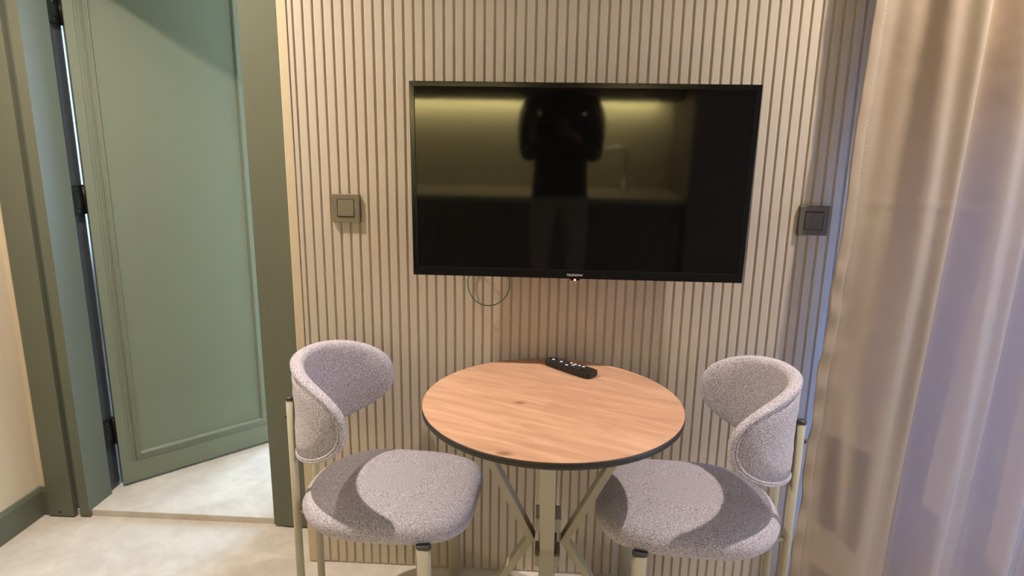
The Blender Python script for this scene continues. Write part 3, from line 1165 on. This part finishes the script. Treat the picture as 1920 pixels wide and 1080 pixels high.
for co, no in (((0, 0, 0.96), (0, 0, 1)), ((0, 0, 1.515 * TALL), (0, 0, 1)), ((0, 0, 0.075), (0, 0, 1)), ((0, 0.35, 0), (0, 1, 0))):
    bmesh.ops.bisect_plane(bmb, geom=bmb.verts[:] + bmb.edges[:] + bmb.faces[:], plane_co=co, plane_no=no, dist=1e-5)
bmb.to_mesh(bme)
bmb.free()
for p in bme.polygons:
    c = p.center
    arm_end = c.y > 0.35 and c.z > 1.2
    if c.z > 1.515 * TALL or arm_end:
        p.material_index = 2
    elif c.z < 0.075:
        p.material_index = 3
    elif c.z < 0.96 and c.y < 0.3:
        p.material_index = 1
    p.use_smooth = True
person = empty('person', (PX, PY, 0))
tag(person, 'standing person in black top and brown trousers holding up a phone', 'person')
link('body', bme, person)
# hair
mb = MB()


def hair_pt(i, j):
    a = 2 * PI * i / 24
    t = PI * j / 13
    rx_, ry_, rz_ = 0.110, 0.124, 0.128
    x, y, z = rx_ * math.sin(t) * math.cos(a), ry_ * math.sin(t) * math.sin(a), rz_ * math.cos(t)
    w = 1 + 0.04 * math.sin(5 * a + 3 * t)
    if y > 0 and z < 0.045:          # open the face
        y = min(y, 0.02)
    if z < 0:
        z *= 1.5
        y -= 0.02
    return (x * w, y * w + 0.005, 1.695 * TALL + z)


mb.grid(hair_pt, 24, 14, closed_u=True)
mb.build('hair', M['hair'], person, weld=True)
for s in (-1, 1):
    MB().lathe([(0.0, -0.0075), (0.008, -0.005), (0.011, 0.0), (0.008, 0.005), (0.0, 0.0075)], (s * 0.031, 0.108, 1.668 * TALL), 12).build('eye', M['eye'], person, weld=True)
    MB().tube([(s * 0.031, 0.114, 1.668 * TALL), (s * 0.031, 0.1196, 1.668 * TALL)], 0.0052, 12).build('iris', M['hair'], person)
    MB().tube([(s * 0.016, 0.114, 1.684 * TALL), (s * 0.031, 0.118, 1.687 * TALL), (s * 0.046, 0.110, 1.683 * TALL)], 0.0035, 8).build('eyebrow', M['hair'], person)
    MB().lathe([(0.0, -0.030), (0.010, -0.02), (0.013, 0.005), (0.010, 0.022), (0.0, 0.030)], (s * 0.082, 0.02, 1.655 * TALL), 10).build('ear', M['skin'], person, weld=True)
MB().tube([(0, 0.118, 1.672 * TALL), (0, 0.132, 1.645 * TALL), (0, 0.140, 1.627 * TALL), (0, 0.122, 1.616 * TALL)], [0.009, 0.012, 0.016, 0.010], 10).build('nose', M['skin'], person)
MB().tube([(-0.024, 0.105, 1.592 * TALL), (-0.010, 0.114, 1.594 * TALL), (0.010, 0.114, 1.594 * TALL), (0.024, 0.105, 1.592 * TALL)], [0.003, 0.006, 0.006, 0.003], 8).build('mouth', M['lips'], person)
# hands: five fingers each, curled round the phone's edges
for s in (-1, 1):
    hb = MB()
    ex = s * 0.0775 - 0.080          # phone edge in local x
    for k, (dz, ln) in enumerate(((0.030, 0.9), (0.010, 1.0), (-0.010, 0.95), (-0.029, 0.78))):
        zb = 1.375 + dz
        p0 = (ex - s * 0.002 + s * 0.022, 0.425, zb - 0.004)
        p1 = (ex + s * 0.020, 0.452, zb)
        p2 = (ex + s * 0.012, 0.474, zb + 0.002)
        p3 = (ex - s * 0.018 * ln, 0.4815, zb + 0.003)
        hb.tube([p0, p1, p2, p3], [0.0095, 0.009, 0.0085, 0.006], 8)
    hb.tube([(ex + s * 0.016, 0.418, 1.350), (ex + s * 0.006, 0.437, 1.372), (ex - s * 0.010, 0.4415, 1.392), (ex - s * 0.016, 0.443, 1.402)], [0.012, 0.0105, 0.009, 0.006], 8)
    hb.build('hand', M['skin'], person)
ph = empty('phone', (0.72, -1.898, 1.3762))
tag(ph, 'black phone held up in both hands by the standing person', 'phone')
MB().box((-0.0775, -0.004, -0.037), (0.0775, 0.004, 0.037), 0.003, 2).build('body', M['phone'], ph)
MB().box((0.040, 0.004, 0.010), (0.072, 0.0055, 0.033), 0.0008, 1).build('lens_bump', M['tv_back'], ph)
